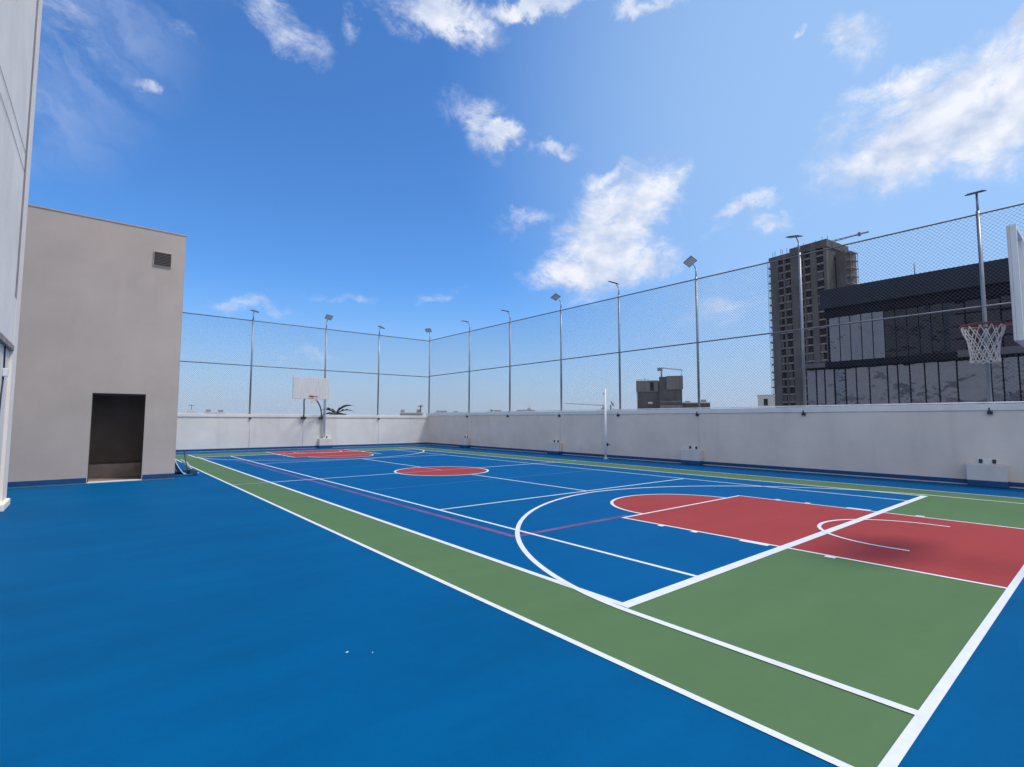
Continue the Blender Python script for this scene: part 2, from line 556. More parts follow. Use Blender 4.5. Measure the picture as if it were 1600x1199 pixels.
def obj(name, bm, m, parent=None, bevel=0.0):
    bmesh.ops.recalc_face_normals(bm, faces=bm.faces)
    me = bpy.data.meshes.new(name)
    bm.to_mesh(me)
    bm.free()
    me.materials.append(m)
    o = bpy.data.objects.new(name, me)
    COL.objects.link(o)
    if parent:
        o.parent = parent
    if bevel > 0:
        md = o.modifiers.new('bevel', 'BEVEL')
        md.width = bevel
        md.segments = 2
        md.limit_method = 'ANGLE'
    return o


def B():
    return bmesh.new()


def boxobj(name, dims, m, parent=None, bevel=0.0):
    bm = B()
    box(bm, *dims)
    return obj(name, bm, m, parent, bevel)


def tag(o, label, cat, group=None):
    o['label'] = label
    o['category'] = cat
    if group:
        o['group'] = group
    return o


def thing(name, label, cat, loc=(0, 0, 0), rotz=0.0, group=None):
    o = bpy.data.objects.new(name, None)
    o.empty_display_size = 0.2
    COL.objects.link(o)
    o.location = loc
    o.rotation_euler = (0, 0, rotz)
    return tag(o, label, cat, group)


def struct(o):
    o['kind'] = 'structure'
    return o


def dup(root, loc, rotz, label):
    r = root.copy()
    COL.objects.link(r)
    r.location = loc
    r.rotation_euler = (0, 0, rotz)
    r['label'] = label
    for ch in list(root.children):
        c = ch.copy()
        COL.objects.link(c)
        c.parent = r
        for g2 in list(ch.children):
            d = g2.copy()
            COL.objects.link(d)
            d.parent = c
    return r


# ------------------------------------------------------------------ ground and court
XR, YF = 18.1, 30.9          # inner faces of the right and far walls
GZ = -15.0                   # street level round the podium

bm = B()
poly(bm, [(-4000, -4000, GZ), (4000, -4000, GZ), (4000, 4000, GZ), (-4000, 4000, GZ)])
struct(obj('ground', bm, M['earth']))

struct(boxobj('floor', (-12, XR + 0.24, -9, YF + 0.24, -0.6, 0.0), M['blue']))

X0, X1, Y0, Y1 = 2.90, 15.75, 0.83, 28.61      # outer edge of the green
SX0, SX1, SY0, SY1 = 3.82, 14.50, 2.99, 26.45  # blue playing area
KX0, KX1, FT = 7.17, 11.29, 5.63               # key
NET = 14.72
CX = 9.23


def flip(y):
    return 2 * NET - y


def rect(bm, x0, x1, y0, y1, z):
    poly(bm, [(x0, y0, z), (x1, y0, z), (x1, y1, z), (x0, y1, z)])


def sheet(name, rects, z, m):
    bm = B()
    for r in rects:
        rect(bm, *r, z)
    return struct(obj(name, bm, m))


sheet('green_court_surface', [(X0, X1, Y0, Y1)], 0.001, M['green'])
sheet('blue_court_surface', [(SX0, SX1, SY0, SY1)], 0.002, M['court_blue'])


def disc_pts(cx, cy, r, a0, a1, n, z):
    return [(cx + r * math.cos(a0 + (a1 - a0) * i / n), cy + r * math.sin(a0 + (a1 - a0) * i / n), z) for i in range(n + 1)]


FR = 1.5
bm = B()
poly(bm, [(KX0, Y0, 0.003), (KX1, Y0, 0.003), (KX1, FT, 0.003), (CX + FR, FT, 0.003)]
     + disc_pts(CX, FT, FR, 0, math.pi, 40, 0.003)[1:-1] + [(CX - FR, FT, 0.003), (KX0, FT, 0.003)])
fy = flip(FT)
poly(bm, [(KX0, Y1, 0.003), (KX0, fy, 0.003), (CX - FR, fy, 0.003)]
     + disc_pts(CX, fy, FR, math.pi, 2 * math.pi, 40, 0.003)[1:-1] + [(CX + FR, fy, 0.003), (KX1, fy, 0.003), (KX1, Y1, 0.003)])
poly(bm, disc_pts(9.08, 14.56, 1.52, 0, 2 * math.pi, 64, 0.003)[:-1])
struct(obj('red_court_surface', bm, M['red']))


def band(bm, pts, w, z):
    """flat ribbon of width w along a polyline in the floor plane"""
    pts = [Vector((p[0], p[1], 0)) for p in pts]
    L, Rr = [], []
    for i, p in enumerate(pts):
        t = (pts[min(i + 1, len(pts) - 1)] - pts[max(i - 1, 0)]).normalized()
        n = Vector((-t.y, t.x, 0))
        L.append(bm.verts.new((p.x + n.x * w / 2, p.y + n.y * w / 2, z)))
        Rr.append(bm.verts.new((p.x - n.x * w / 2, p.y - n.y * w / 2, z)))
    for i in range(len(pts) - 1):
        bm.faces.new((Rr[i], Rr[i + 1], L[i + 1], L[i]))


def xline(bm, x, ya, yb, w, z):
    rect(bm, x - w / 2, x + w / 2, ya, yb, z)


def yline(bm, y, xa, xb, w, z):
    rect(bm, xa, xb, y - w / 2, y + w / 2, z)


ZA, ZB, ZC = 0.005, 0.006, 0.007
# worn plum and dim volleyball lines
bm = B()
xline(bm, 4.80, 5.72, flip(5.72), 0.10, 0.004)
yline(bm, 5.72, 4.85, KX0 + 0.25, 0.10, 0.004)
yline(bm, flip(5.72), 4.85, KX0, 0.10, 0.004)
struct(obj('plum_floor_line', bm, M['plum']))
bm = B()
for yy in (11.6, flip(11.6)):
    yline(bm, yy, 5.25, 13.2, 0.06, 0.004)
struct(obj('faint_floor_line', bm, M['dim']))

# long white lines
bm = B()
for x, w in ((X0, 0.056), (X1, 0.06)):
    xline(bm, x, Y0 - 0.03, Y1 + 0.03, w, ZA)
for x in (SX0, SX1):
    xline(bm, x, SY0 - 0.05, SY1 + 0.05, 0.075, ZA)
for x in (5.11, 13.36):
    xline(bm, x, SY0, SY1, 0.06, ZA)
xline(bm, 9.19, 16.1, flip(8.28), 0.06, ZA)
xline(bm, 9.19, 8.28, 13.1, 0.06, ZA)
for x in (KX0, KX1):
    xline(bm, x, Y0, FT + 0.03, 0.055, ZA)
    xline(bm, x, flip(FT) - 0.03, Y1, 0.055, ZA)
struct(obj('long_floor_line', bm, M['line']))

# cross lines
bm = B()
for y in (Y0, Y1):
    yline(bm, y, X0 - 0.034, X1 + 0.03, 0.061, ZB)
for y in (SY0, SY1):
    yline(bm, y, SX0 - 0.04, SX1 + 0.04, 0.118, ZB)
for y in (8.28, flip(8.28)):
    yline(bm, y, 5.11, 13.36, 0.06, ZB)
yline(bm, NET, SX0, 7.58, 0.06, ZB)
yline(bm, NET, 10.58, SX1, 0.06, ZB)
for y in (FT, flip(FT)):
    yline(bm, y, KX0, KX1, 0.055, ZB)
struct(obj('cross_floor_line', bm, M['line']))

bm = B()
yline(bm, NET, X0, SX0, 0.05, ZB)
yline(bm, NET, SX1, X1, 0.05, ZB)
struct(obj('pale_floor_line', bm, M['pale']))
bm = B()
yline(bm, NET, 7.6, 10.56, 0.06, ZB)
xline(bm, 9.19, 14.75, 16.08, 0.06, ZA)
struct(obj('pink_floor_line', bm, M['pink']))

# curves and key marks
bm = B()


def curve_both(pts, w, z):
    band(bm, pts, w, z)
    band(bm, [(x, flip(y)) for x, y in pts], w, z)


EA, EB, EC = 5.50, 5.18, 2.88


def sgnpow(v, e):
    return math.copysign(abs(v) ** e, v)


arc = [(CX - EA, Y0)] + [(CX - EA * sgnpow(math.cos(math.pi * i / 96), 1.11), EC + EB * math.sin(math.pi * i / 96) ** 1.11 if 0 < i < 96 else EC) for i in range(97)] + [(CX + EA, Y0)]
curve_both(arc, 0.07, ZC)
curve_both([(CX + FR * math.cos(math.pi * i / 48), FT + FR * math.sin(math.pi * i / 48)) for i in range(49)], 0.06, ZC)
curve_both([(9.40 - 1.18, 1.88)] + [(9.40 - 1.18 * math.cos(math.pi * i / 40), 2.10 + 1.18 * math.sin(math.pi * i / 40)) for i in range(41)] + [(9.40 + 1.18, 1.88)], 0.055, 0.0079)
band(bm, [(9.08 + 1.52 * math.cos(2 * math.pi * i / 72), 14.56 + 1.52 * math.sin(2 * math.pi * i / 72)) for i in range(73)], 0.07, ZC)
for xk, s in ((KX0, -1), (KX1, 1)):
    for ya, yb in ((4.78, 4.88), (4.20, 4.30), (3.16, 3.55), (2.36, 2.48)):
        xa, xb = sorted((xk + s * 0.0275, xk + s * 0.115))
        rect(bm, xa, xb, ya, yb, ZC)
        rect(bm, xa, xb, flip(yb), flip(ya), ZC)
struct(obj('curved_floor_line', bm, M['line']))

# ------------------------------------------------------------------ boundary walls
ZR, ZF = 2.13, 1.985
w = thing('boundary_wall', 'long grey-white plastered parapet wall down the right side of the court, under the tall fence', 'wall', (XR, 0, 0))
boxobj('wall', (0, 0.24, -8, YF + 0.24, 0, ZR - 0.17), M['wall_right'], w)
boxobj('coping', (-0.035, 0.27, -8, YF + 0.26, ZR - 0.17, ZR), M['coping'], w, 0.012)
boxobj('skirting', (-0.012, 0.0, -8, YF - 0.02, 0.03, 0.14), M['skirt'], w)
for y in (26.15, 18.08, 10.58):
    bm = B()
    tube(bm, [(-0.012, y - 0.05, 0.60), (-0.012, y - 0.03, 1.2), (-0.012, y - 0.05, ZR - 0.27)], 0.006, 6)
    obj('conduit', bm, M['concrete'], w)
w = thing('boundary_wall', 'white plastered parapet wall across the far end, behind the far basketball hoop', 'wall', (0, YF, 0))
boxobj('wall', (-6, XR - 0.003, 0, 0.24, 0, ZF - 0.17), M['wall'], w)
boxobj('coping', (-6, XR - 0.004, -0.035, 0.27, ZF - 0.17, ZF), M['coping'], w, 0.012)
boxobj('skirting', (-6, XR - 0.02, -0.012, 0.0, 0.03, 0.14), M['skirt'], w)

for x in (6.85, 9.70, 14.42):
    bm = B()
    tube(bm, [(x, -0.012, 0.15), (x + 0.02, -0.012, 1.0), (x, -0.012, ZF - 0.27)], 0.006, 6)
    obj('conduit', bm, M['concrete'], w)

# ------------------------------------------------------------------ fences
PITCHW = 0.105
ZRAIL, ZMID = 7.25, 4.73


def wires(bm, u0, u1, v0, v1, frame, r=0.0025):
    """two families of diagonal wires clipped to a rectangle, in short pieces"""
    o, U, V, Nn = frame
    for fam in (1, -1):
        ks = range(int(math.floor((u0 - (v1 - v0)) / PITCHW)) - 1, int(math.ceil((u1 + (v1 - v0)) / PITCHW)) + 1)
        for k in ks:
            c = k * PITCHW
            # u = c + fam * (v - v0)
            if fam == 1:
                va = max(v0, v0 + (u0 - c)); vb = min(v1, v0 + (u1 - c))
            else:
                va = max(v0, v0 + (c - u1)); vb = min(v1, v0 + (c - u0))
            if vb - va < 0.02:
                continue
            n = max(1, int((vb - va) / 0.42))
            P = []
            for i in range(n + 1):
                v = va + (vb - va) * i / n
                P.append(o + U * (c + fam * (v - v0)) + V * v + Nn * (0.004 * fam))
            t = (P[-1] - P[0]).normalized()
            b = t.cross(Nn)
            ring = None
            for p in P:
                q = [bm.verts.new(p + Nn * r), bm.verts.new(p - Nn * r * 0.5 + b * r), bm.verts.new(p - Nn * r * 0.5 - b * r)]
                if ring:
                    for a in range(3):
                        bm.faces.new((ring[a], ring[(a + 1) % 3], q[(a + 1) % 3], q[a]))
                ring = q


POST_R = [26.15, 22.15, 18.08, 14.40, 10.58, 6.77, 2.27, -1.75]
POST_F = [2.75, 6.85, 10.95, 14.42]
FX, FY = XR + 0.12, YF + 0.12

f = thing('chain_link_fence', 'tall chain-link fence along the right parapet, in front of the dark glass building', 'fence', (FX, 0, ZR))
bm = B()
wires(bm, -6.0, FY - 0.05, 0.04, ZRAIL - ZR, (Vector((0, 0, 0)), Vector((0, 1, 0)), Vector((0, 0, 1)), Vector((1, 0, 0))))
obj('chain_link_mesh', bm, M['wire'], f)
bm = B()
tube(bm, [(-0.10, -6, 0.035), (-0.10, FY - 0.2, 0.035)], 0.018, 8)
obj('sunlit_lip_bar', bm, M['white_steel'], f)  # white bar added to draw the sunlit lip of the coping
for nm, z in (('top_rail', ZRAIL), ('middle_rail', ZMID)):
    bm = B()
    tube(bm, [(-0.02, -6, z - ZR), (-0.02, FY, z - ZR)], 0.024, 8)
    obj(nm, bm, M['rail'], f)
for y in [FY] + POST_R:
    bm = B()
    tube(bm, [(0, y, 0), (0, y, ZRAIL - ZR + 0.09)], 0.046, 10)
    tube(bm, [(0, y, 0.0), (0, y, 0.02)], 0.10, 10)
    obj('post', bm, M['steel'], f)
    if y < FY - 1:
        bm = B()
        box(bm, -0.20, -0.12, y - 0.05, y + 0.05, -0.27, -0.19)
        tube(bm, [(-0.17, y + 0.01, -0.21), (-0.15, y + 0.01, -0.1)], 0.018, 6)
        obj('bracket', bm, M['dark'], f)

f = thing('chain_link_fence', 'tall chain-link fence on the far parapet, rising behind the far basketball hoop', 'fence', (0, FY, ZF))
bm = B()
wires(bm, -3.0, FX - 0.06, 0.04, ZRAIL - ZF, (Vector((0, 0, 0)), Vector((1, 0, 0)), Vector((0, 0, 1)), Vector((0, -1, 0))))
obj('chain_link_mesh', bm, M['wire'], f)
for nm, z in (('top_rail', ZRAIL - 0.03), ('middle_rail', ZMID - 0.05)):
    bm = B()
    tube(bm, [(-3, 0.02, z - ZF), (FX, 0.02, z - ZF)], 0.024, 8)
    obj(nm, bm, M['rail'], f)
for x in POST_F:
    bm = B()
    tube(bm, [(x, 0, 0), (x, 0, ZRAIL - ZF + 0.09)], 0.046, 10)
    tube(bm, [(x, 0, 0.0), (x, 0, 0.02)], 0.10, 10)
    obj('post', bm, M['steel'], f)
    bm = B()
    box(bm, x - 0.05, x + 0.05, -0.20, -0.12, -0.27, -0.19)
    obj('bracket', bm, M['dark'], f)

# ------------------------------------------------------------------ floodlights on the fence posts


def flood(loc, rotz, label, roll, tilt, stem=0.36, arm=0.22, up=0.16):
    """local +x points at the court; roll turns the head about x, tilt lifts its outer edge"""
    t = thing('floodlight', label, 'floodlight', loc, rotz, 'floodlights on the fence posts')
    bm = B()
    tube(bm, [(0, 0, 0), (0, 0, stem)], 0.028, 8)
    tube(bm, [(0, 0, stem - 0.02), (arm, 0, stem + up)], 0.018, 6)
    obj('bracket', bm, M['steel'], t)
    mtx = Matrix.Translation((arm, 0, stem + up)) @ Matrix.Rotation(roll, 4, 'X') @ Matrix.Rotation(-tilt, 4, 'Y')
    bm = B()
    box(bm, -0.03, 0.31, -0.20, 0.20, -0.02, 0.008)
    for k in range(7):
        box(bm, 0.0 + k * 0.042, 0.012 + k * 0.042, -0.16, 0.16, 0.008, 0.024)
    bm.transform(mtx)
    h = obj('head', bm, M['lamp'], t)
    bm = B()
    box(bm, -0.01, 0.29, -0.18, 0.18, -0.026, -0.0205)
    bm.transform(mtx)
    obj('lens', bm, M['lamp_glass'], h)
    return t


ZL = ZRAIL + 0.08
A_, E_ = (R(-28), R(30)), (R(20), R(2))
PI = math.pi
flood((FX, FY, ZL), PI * 1.22, 'small floodlight with visible face on the corner post where the two fences meet', R(5), R(35))
flood((FX, 26.15, ZL), PI, 'edge-on floodlight on the first right-fence post after the corner', R(-13), R(2))
flood((FX, 22.15, ZL), PI, 'edge-on floodlight on the second right-fence post after the corner', R(-15.5), R(2))
flood((FX, 18.08, ZL), PI, 'square floodlight with visible face on the third right-fence post after the corner', R(22), R(22))
flood((FX, 14.40, ZL), PI, 'edge-on floodlight over the right fence just right of the white net post', R(-22), R(2))
flood((FX, 10.58, ZL), PI, 'square floodlight showing its whole face, on the post right of the small grey concrete block', R(30), R(30))
flood((FX, 6.77, ZL), PI, 'floodlight on the post in front of the unfinished concrete tower', R(-8), R(-10))
flood((FX, 2.27, ZL), PI, 'flat floodlight topping the nearest fence post in a T shape, above the near basketball rim', R(0), R(-17), 0.50, 0.02, 0.02)
flood((6.85, FY, ZL - 0.03), -PI / 2, 'dark edge-on floodlight on the far-fence post nearest the taupe cabin', R(-12), R(-4), 0.34, 0.15, 0.08)
flood((10.95, FY, ZL - 0.03), -PI / 2, 'square floodlight with visible face on the far-fence post behind the white backboard', R(-10), R(42))
flood((14.42, FY, ZL - 0.03), -PI / 2, 'edge-on floodlight on the far-fence post between the far hoop and the corner', R(-20), R(-6), 0.34, 0.15, 0.08)

# ------------------------------------------------------------------ plinths against the walls


def plinth(loc, rotz, label, wd=0.78, dp=0.30, ht=0.57):
    t = thing('concrete_plinth', label, 'plinth', loc, rotz, 'plastered plinths against the parapets')
    boxobj('block', (-wd / 2, wd / 2, -dp, -0.013, 0.15, ht), M['concrete'], t, 0.016)
    boxobj('skirting', (-wd / 2 + 0.006, wd / 2 - 0.006, -dp + 0.006, -0.013, 0.009, 0.149), M['skirt'], t)
    for x in (-0.13, 0.13):
        bm = B()
        box(bm, x - 0.035, x + 0.035, -0.055, -0.013, ht + 0.02, ht + 0.12)
        obj('socket_box', bm, M['dark'], t, 0.006)
    boxobj('cover_plate', (-0.22, 0.22, -0.0125, -0.004, ht + 0.001, ht + 0.15), M['white_steel'], t)
    return t


p0 = plinth((XR, 2.38, 0), PI / 2 * -1, 'largest pale plinth at the right wall foot, below the near basketball rim')
for y, lab in ((10.78, 'pale plinth at the right wall foot, next nearest after the one below the rim'),
               (18.3, 'pale plinth at the right wall foot, just left of the white net post'),
               (26.2, 'small pale plinth at the right wall foot, first one after the corner')):
    dup(p0, (XR, y, 0), -PI / 2, lab)
dup(p0, (10.98, YF, 0), 0, 'pale plinth at the far wall foot carrying the white pole of the far hoop')

# ------------------------------------------------------------------ basketball hoops


def hoop_parts(t, z0, z1, half, rimz, net_len=0.48):
    """local frame: board front at y=0 facing +y, x across"""
    bm = B()
    box(bm, -half, half, -0.03, 0.0, z0, z1)
    bd = obj('backboard', bm, M['board'], t, 0.008)
    bm = B()
    fr = 0.05
    for a in ((-half, half, -0.085, -0.0305, z0, z0 + fr), (-half, half, -0.085, -0.0305, z1 - fr, z1),
              (-half, -half + fr, -0.085, -0.0305, z0 + fr, z1 - fr), (half - fr, half, -0.085, -0.0305, z0 + fr, z1 - fr),
              (-0.3, -0.25, -0.085, -0.0305, z0 + fr, z1 - fr), (0.25, 0.3, -0.085, -0.0305, z0 + fr, z1 - fr)):
        box(bm, *a)
    obj('frame', bm, M['white_steel'], bd)
    rc = (0, 0.15 + 0.225, rimz)
    bm = B()
    n = 40
    ring = [(rc[0] + 0.23 * math.cos(2 * PI * i / n), rc[1] + 0.23 * math.sin(2 * PI * i / n), rimz) for i in range(n + 1)]
    tube(bm, ring, 0.013, 8, cap=False)
    box(bm, -0.09, 0.09, 0.002, 0.16, rimz - 0.02, rimz + 0.004)
    box(bm, -0.11, 0.11, 0.0015, 0.016, rimz - 0.12, rimz + 0.06)
    rim = obj('rim', bm, M['rim'], t)
    bm = B()
    prof = [(0.0, 0.225), (0.08, 0.205), (0.18, 0.172), (0.30, 0.150), (0.40, 0.145), (0.48, 0.150)]

    def rad(d):
        for (a, ra), (b, rb) in zip(prof, prof[1:]):
            if d <= b:
                return ra + (rb - ra) * (d - a) / (b - a)
        return prof[-1][1]
    K = 12
    for s in (1, -1):
        for k in range(K):
            pts = []
            for i in range(15):
                d = net_len * i / 14
                a = 2 * PI * k / K + s * (2 * PI / K) * 2.2 * (i / 14) ** 1.15
                rr = rad(d * 0.48 / net_len) + (0.003 if s > 0 else -0.003)
                pts.append((rc[0] + rr * math.cos(a), rc[1] + rr * math.sin(a), rimz - 0.01 - d))
            tube(bm, pts, 0.0062, 5)
    for d in (net_len,):
        rr = rad(d * 0.48 / net_len)
        tube(bm, [(rc[0] + rr * math.cos(2 * PI * i / 24), rc[1] + rr * math.sin(2 * PI * i / 24), rimz - 0.01 - d + 0.012 * math.cos(i * PI)) for i in range(25)], 0.006, 5)
    obj('net', bm, M['net'], rim)
    return bd


def bez(a, b, c, d, n=14):
    a, b, c, d = map(Vector, (a, b, c, d))
    return [a * (1 - t) ** 3 + b * 3 * t * (1 - t) ** 2 + c * 3 * t * t * (1 - t) + d * t ** 3 for t in [i / n for i in range(n + 1)]]


# near hoop: its pole stands behind the base line, to the right of the picture
t = thing('basketball_hoop', 'near basketball hoop with white net and red rim, its white backboard seen from behind', 'basketball hoop', (9.24, 0.80, 0))
hoop_parts(t, 2.62, 4.01, 0.90, 2.965)
bm = B()
tube(bm, [(0, -2.1, 0), (0, -2.1, 3.0), (0, -2.02, 3.25), (0, -1.8, 3.4)], 0.075, 12)
box(bm, -0.25, 0.25, -2.35, -1.85, 0, 0.02)
obj('pole', bm, M['white_steel'], t)
for s in (-1, 1):
    bm = B()
    tube(bm, bez((0, -1.85, 3.38), (0.1 * s, -1.2, 3.45), (0.28 * s, -0.6, 3.4), (0.275 * s, -0.086, 3.35)), 0.03, 8)
    tube(bm, bez((0, -2.05, 2.6), (0.15 * s, -1.3, 2.55), (0.3 * s, -0.7, 2.6), (0.275 * s, -0.086, 2.75)), 0.026, 8)
    obj('arm', bm, M['white_steel'], t)

# far hoop: faces the camera, arms reach back to the wall
t = thing('basketball_hoop', 'far basketball hoop with plain white backboard, held over the far wall by two bent arms', 'basketball hoop', (9.23, 28.15, 0), PI)
hoop_parts(t, 2.80, 3.97, 0.96, 2.93, 0.34)
bm = B()
tube(bm, [(-1.66, -2.60, 0.565), (-1.66, -2.60, 2.95), (-1.55, -2.2, 3.12), (-0.9, -1.0, 3.3), (-0.4, -0.086, 3.4)], 0.075, 12)
obj('pole', bm, M['pole_white'], t)
for xa, xb, zb in ((0.13, -0.47, 1.80), (-0.37, -1.50, 1.80)):
    bm = B()
    tube(bm, bez((xa, -0.086, 2.84), (xa, -1.2, 2.90), (xb, -2.5, 2.80), (xb, -2.66, zb), 16), 0.04, 8)
    a = obj('arm', bm, M['rail'], t)
    bm = B()
    box(bm, xb - 0.13, xb + 0.13, -2.736, -2.60, 1.72, 1.86)
    obj('wall_bracket', bm, M['dark'], a, 0.01)

# ------------------------------------------------------------------ net post
t = thing('net_post', 'slender white net post standing in front of the right wall at mid court', 'post', (17.55, 14.70, 0))
bm = B()
tube(bm, [(0, 0, 0), (0, 0, 3.08)], 0.05, 12)
tube(bm, [(0, 0, 0), (0, 0, 0.015)], 0.11, 12)
obj('pole', bm, M['pole_white'], t)
bm = B()
box(bm, 0.04, 0.13, -0.05, 0.05, 0.55, 0.68)
tube(bm, [(0.09, -0.05, 0.62), (0.09, -0.14, 0.62), (0.16, -0.14, 0.62)], 0.012, 6)
obj('winch', bm, M['dark'], t)
bm = B()
tube(bm, [(-0.05, 0, 2.88), (-0.11, 0, 2.88), (-0.11, 0, 2.80)], 0.012, 6)
obj('hook', bm, M['dark'], t)

# ------------------------------------------------------------------ cabin
YC = 17.4
CX0, CX1, CZ = -4.5, 1.96, 7.05
DX0, DX1, DZ = 0.05, 1.20, 2.37
t = thing('cabin', 'taupe plastered stair cabin with a dark open doorway and a small louvre vent', 'cabin', (0, YC, 0))
bm = B()
TH = 0.22
box(bm, CX0, DX0, 0, TH, 0, CZ)
box(bm, DX1, CX1, 0, TH, 0, CZ)
VX0, VX1, VZ0, VZ1 = 1.215, 1.615, 6.04, 6.43
box(bm, DX0, DX1, 0, TH, DZ, CZ)
box(bm, CX1 - TH, CX1, TH, 5.0, 0, CZ)
box(bm, CX0, CX1 - TH, 4.78, 5.0, 0, CZ)
box(bm, CX0, CX1 - TH, TH, 4.78, CZ - 0.5, CZ - 0.25)
bmesh.ops.remove_doubles(bm, verts=bm.verts, dist=0.0005)
obj('wall', bm, M['cabin'], t)
bm = B()
box(bm, CX0, DX0 - 0.02, -0.012, 0.0, 0.025, 0.15)
box(bm, DX1 + 0.02, CX1, -0.012, 0.0, 0.025, 0.15)
obj('skirting', bm, M['skirt'], t)
bm = B()
box(bm, CX0 - 0.015, CX1 + 0.015, -0.015, 0.30, CZ, CZ + 0.03)
obj('roof_edge', bm, M['cabin'], t)
# dark room behind the doorway
bm = B()
box(bm, -0.35, -0.3, TH, 2.2, 0, 2.75)
box(bm, 1.5, 1.55, TH, 2.2, 0, 2.75)
box(bm, -0.35, 1.55, 2.2, 2.25, 0, 2.75)
box(bm, -0.35, 1.55, TH, 2.25, 2.75, 2.8)
obj('inner_room', bm, M['inside'], t)
boxobj('inner_floor', (-0.3, 1.5, TH + 0.001, 1.249, 0.003, 0.022), M['inside_floor'], t)
boxobj('inner_step', (-0.3, 1.5, 1.25, 2.2, 0.003, 0.40), M['inside_floor'], t, 0.01)
boxobj('threshold', (DX0, DX1, -0.03, TH, 0.003, 0.026), M['coping'], t, 0.004)
fr = B()
box(fr, DX0, DX0 + 0.02, 0.10, 0.16, 0.03, DZ - 0.05)
box(fr, DX1 - 0.02, DX1, 0.10, 0.16, 0.03, DZ - 0.05)
box(fr, DX0, DX1, 0.10, 0.16, DZ - 0.05, DZ)
obj('door_frame', fr, M['frame'], t)
v = boxobj('vent', (VX0, VX1, -0.004, -0.0005, VZ0, VZ1), M['dark'], t)
bm = B()
for a in ((VX0 - 0.012, VX1 + 0.012, -0.03, -0.0045, VZ0 - 0.012, VZ0), (VX0 - 0.012, VX1 + 0.012, -0.03, -0.0045, VZ1, VZ1 + 0.012),
          (VX0 - 0.012, VX0, -0.03, -0.0045, VZ0, VZ1), (VX1, VX1 + 0.012, -0.03, -0.0045, VZ0, VZ1)):
    box(bm, *a)
obj('frame', bm, M['cabin'], v)
bm = B()
for k in range(9):
    z = VZ0 + 0.012 + k * 0.043
    q = [bm.verts.new(p) for p in ((VX0, -0.03, z), (VX1, -0.03, z), (VX1, -0.006, z + 0.03), (VX0, -0.006, z + 0.03),
                                   (VX0, -0.03, z + 0.006), (VX1, -0.03, z + 0.006), (VX1, -0.006, z + 0.036), (VX0, -0.006, z + 0.036))]
    for fc in ((0, 1, 2, 3), (4, 7, 6, 5), (0, 4, 5, 1), (1, 5, 6, 2), (2, 6, 7, 3), (3, 7, 4, 0)):
        bm.faces.new([q[i] for i in fc])
obj('louvre', bm, M['louver'], v)

# white trays, a bar and a kerb stowed beside the cabin
g_ = 'white steel trays stowed by the cabin'
for i, (xa, xb, zt, ya, yb, lab) in enumerate((
        (1.985, 2.36, 0.62, 18.15, 19.5, 'white steel tray leaning against the cabin corner'),
        (2.40, 2.72, 0.34, 18.45, 19.9, 'white steel tray lying right of the thin dark bar, beside the green strip'))):
    bm = B()
    rows = []
    for k in range(9):
        u_ = k / 8
        rows.append([bm.verts.new((xa + (xb - xa) * u_, yy, 0.035 + zt * (1 - u_) ** 1.7)) for yy in (ya, yb)])
    for a, b in zip(rows, rows[1:]):
        bm.faces.new((a[0], b[0], b[1], a[1]))
    o = obj('steel_tray', bm, M['white_steel'])
    md = o.modifiers.new('solid', 'SOLIDIFY'); md.thickness = 0.025
    tag(o, lab, 'tray', g_)
bm = B()
tube(bm, [(2.38, 18.12, 0.0), (2.30, 18.5, 0.72)], 0.016, 6)
tag(obj('metal_bar', bm, M['dark']), 'thin dark metal bar propped beside the white trays at the cabin corner', 'bar')
bm = B()
box(bm, 2.0, 2.56, 17.9, 18.02, 0.0, 0.05)
box(bm, 2.50, 2.60, 17.9, 18.6, 0.0, 0.16)
tag(obj('kerb_block', bm, M['skirt'], None, 0.01), 'low blue painted kerb block in front of the white trays', 'kerb')

# ------------------------------------------------------------------ tall building on the left
t = thing('tall_building', 'tall off-white building rising out of frame at the left edge, brown groove near its corner', 'building', (-1.15, 0, 0))
TZ = 12.5
YE, YG0, YG1 = 13.95, 12.92, 13.30
bm = B()
box(bm, -6, 0, 2, YG0, 3.05, TZ)
box(bm, -6, -0.003, YG0, YG1, 3.05, 3.92)
box(bm, -6, -0.14, YG0, YG1, 3.92, TZ)
box(bm, -6, 0, YG1, YE, 0, TZ)
obj('wall', bm, M['tall'], t)
boxobj('groove', (-0.139, -0.004, YG0 + 0.002, YG1 - 0.002, 3.925, TZ), M['groove'], t)
bm = B()
box(bm, -6, -0.05, 2, YG1 - 0.003, 0, 3.047)
obj('lower_panel', bm, M['panel'], t)
boxobj('lintel', (-0.048, 0.012, 2, YG1 - 0.004, 2.95, 3.046), M['groove'], t)
boxobj('base_kerb', (-0.2, 0.055, YG1 - 0.3, YE + 0.05, 0.003, 0.14), M['tall'], t, 0.02)
bm = B()
box(bm, -0.048, 0.02, 12.50, 12.62, 2.42, 2.56)
fit = obj('fitting', bm, M['white_steel'], t, 0.01)
bm = B()
tube(bm, [(-0.036, 12.50, 2.98), (-0.036, 12.56, 2.57)], 0.012, 6)
tube(bm, [(-0.036, 12.56, 2.41), (-0.036, 12.42, 2.0), (-0.036, 12.35, 1.7)], 0.012, 6)
obj('cable', bm, M['dark'], fit)
for k, pts in enumerate(([(0.008, 8.9, 6.35), (0.008, 10.6, 6.50), (0.008, 12.85, 6.62)], [(0.008, 8.9, 6.05), (0.008, 10.8, 6.2), (0.008, 12.9, 6.28)])):
    bm = B()
    tube(bm, pts, 0.0035, 5)
    obj('wall_line', bm, M['groove'], t)  # thin brown line raised on the wall face

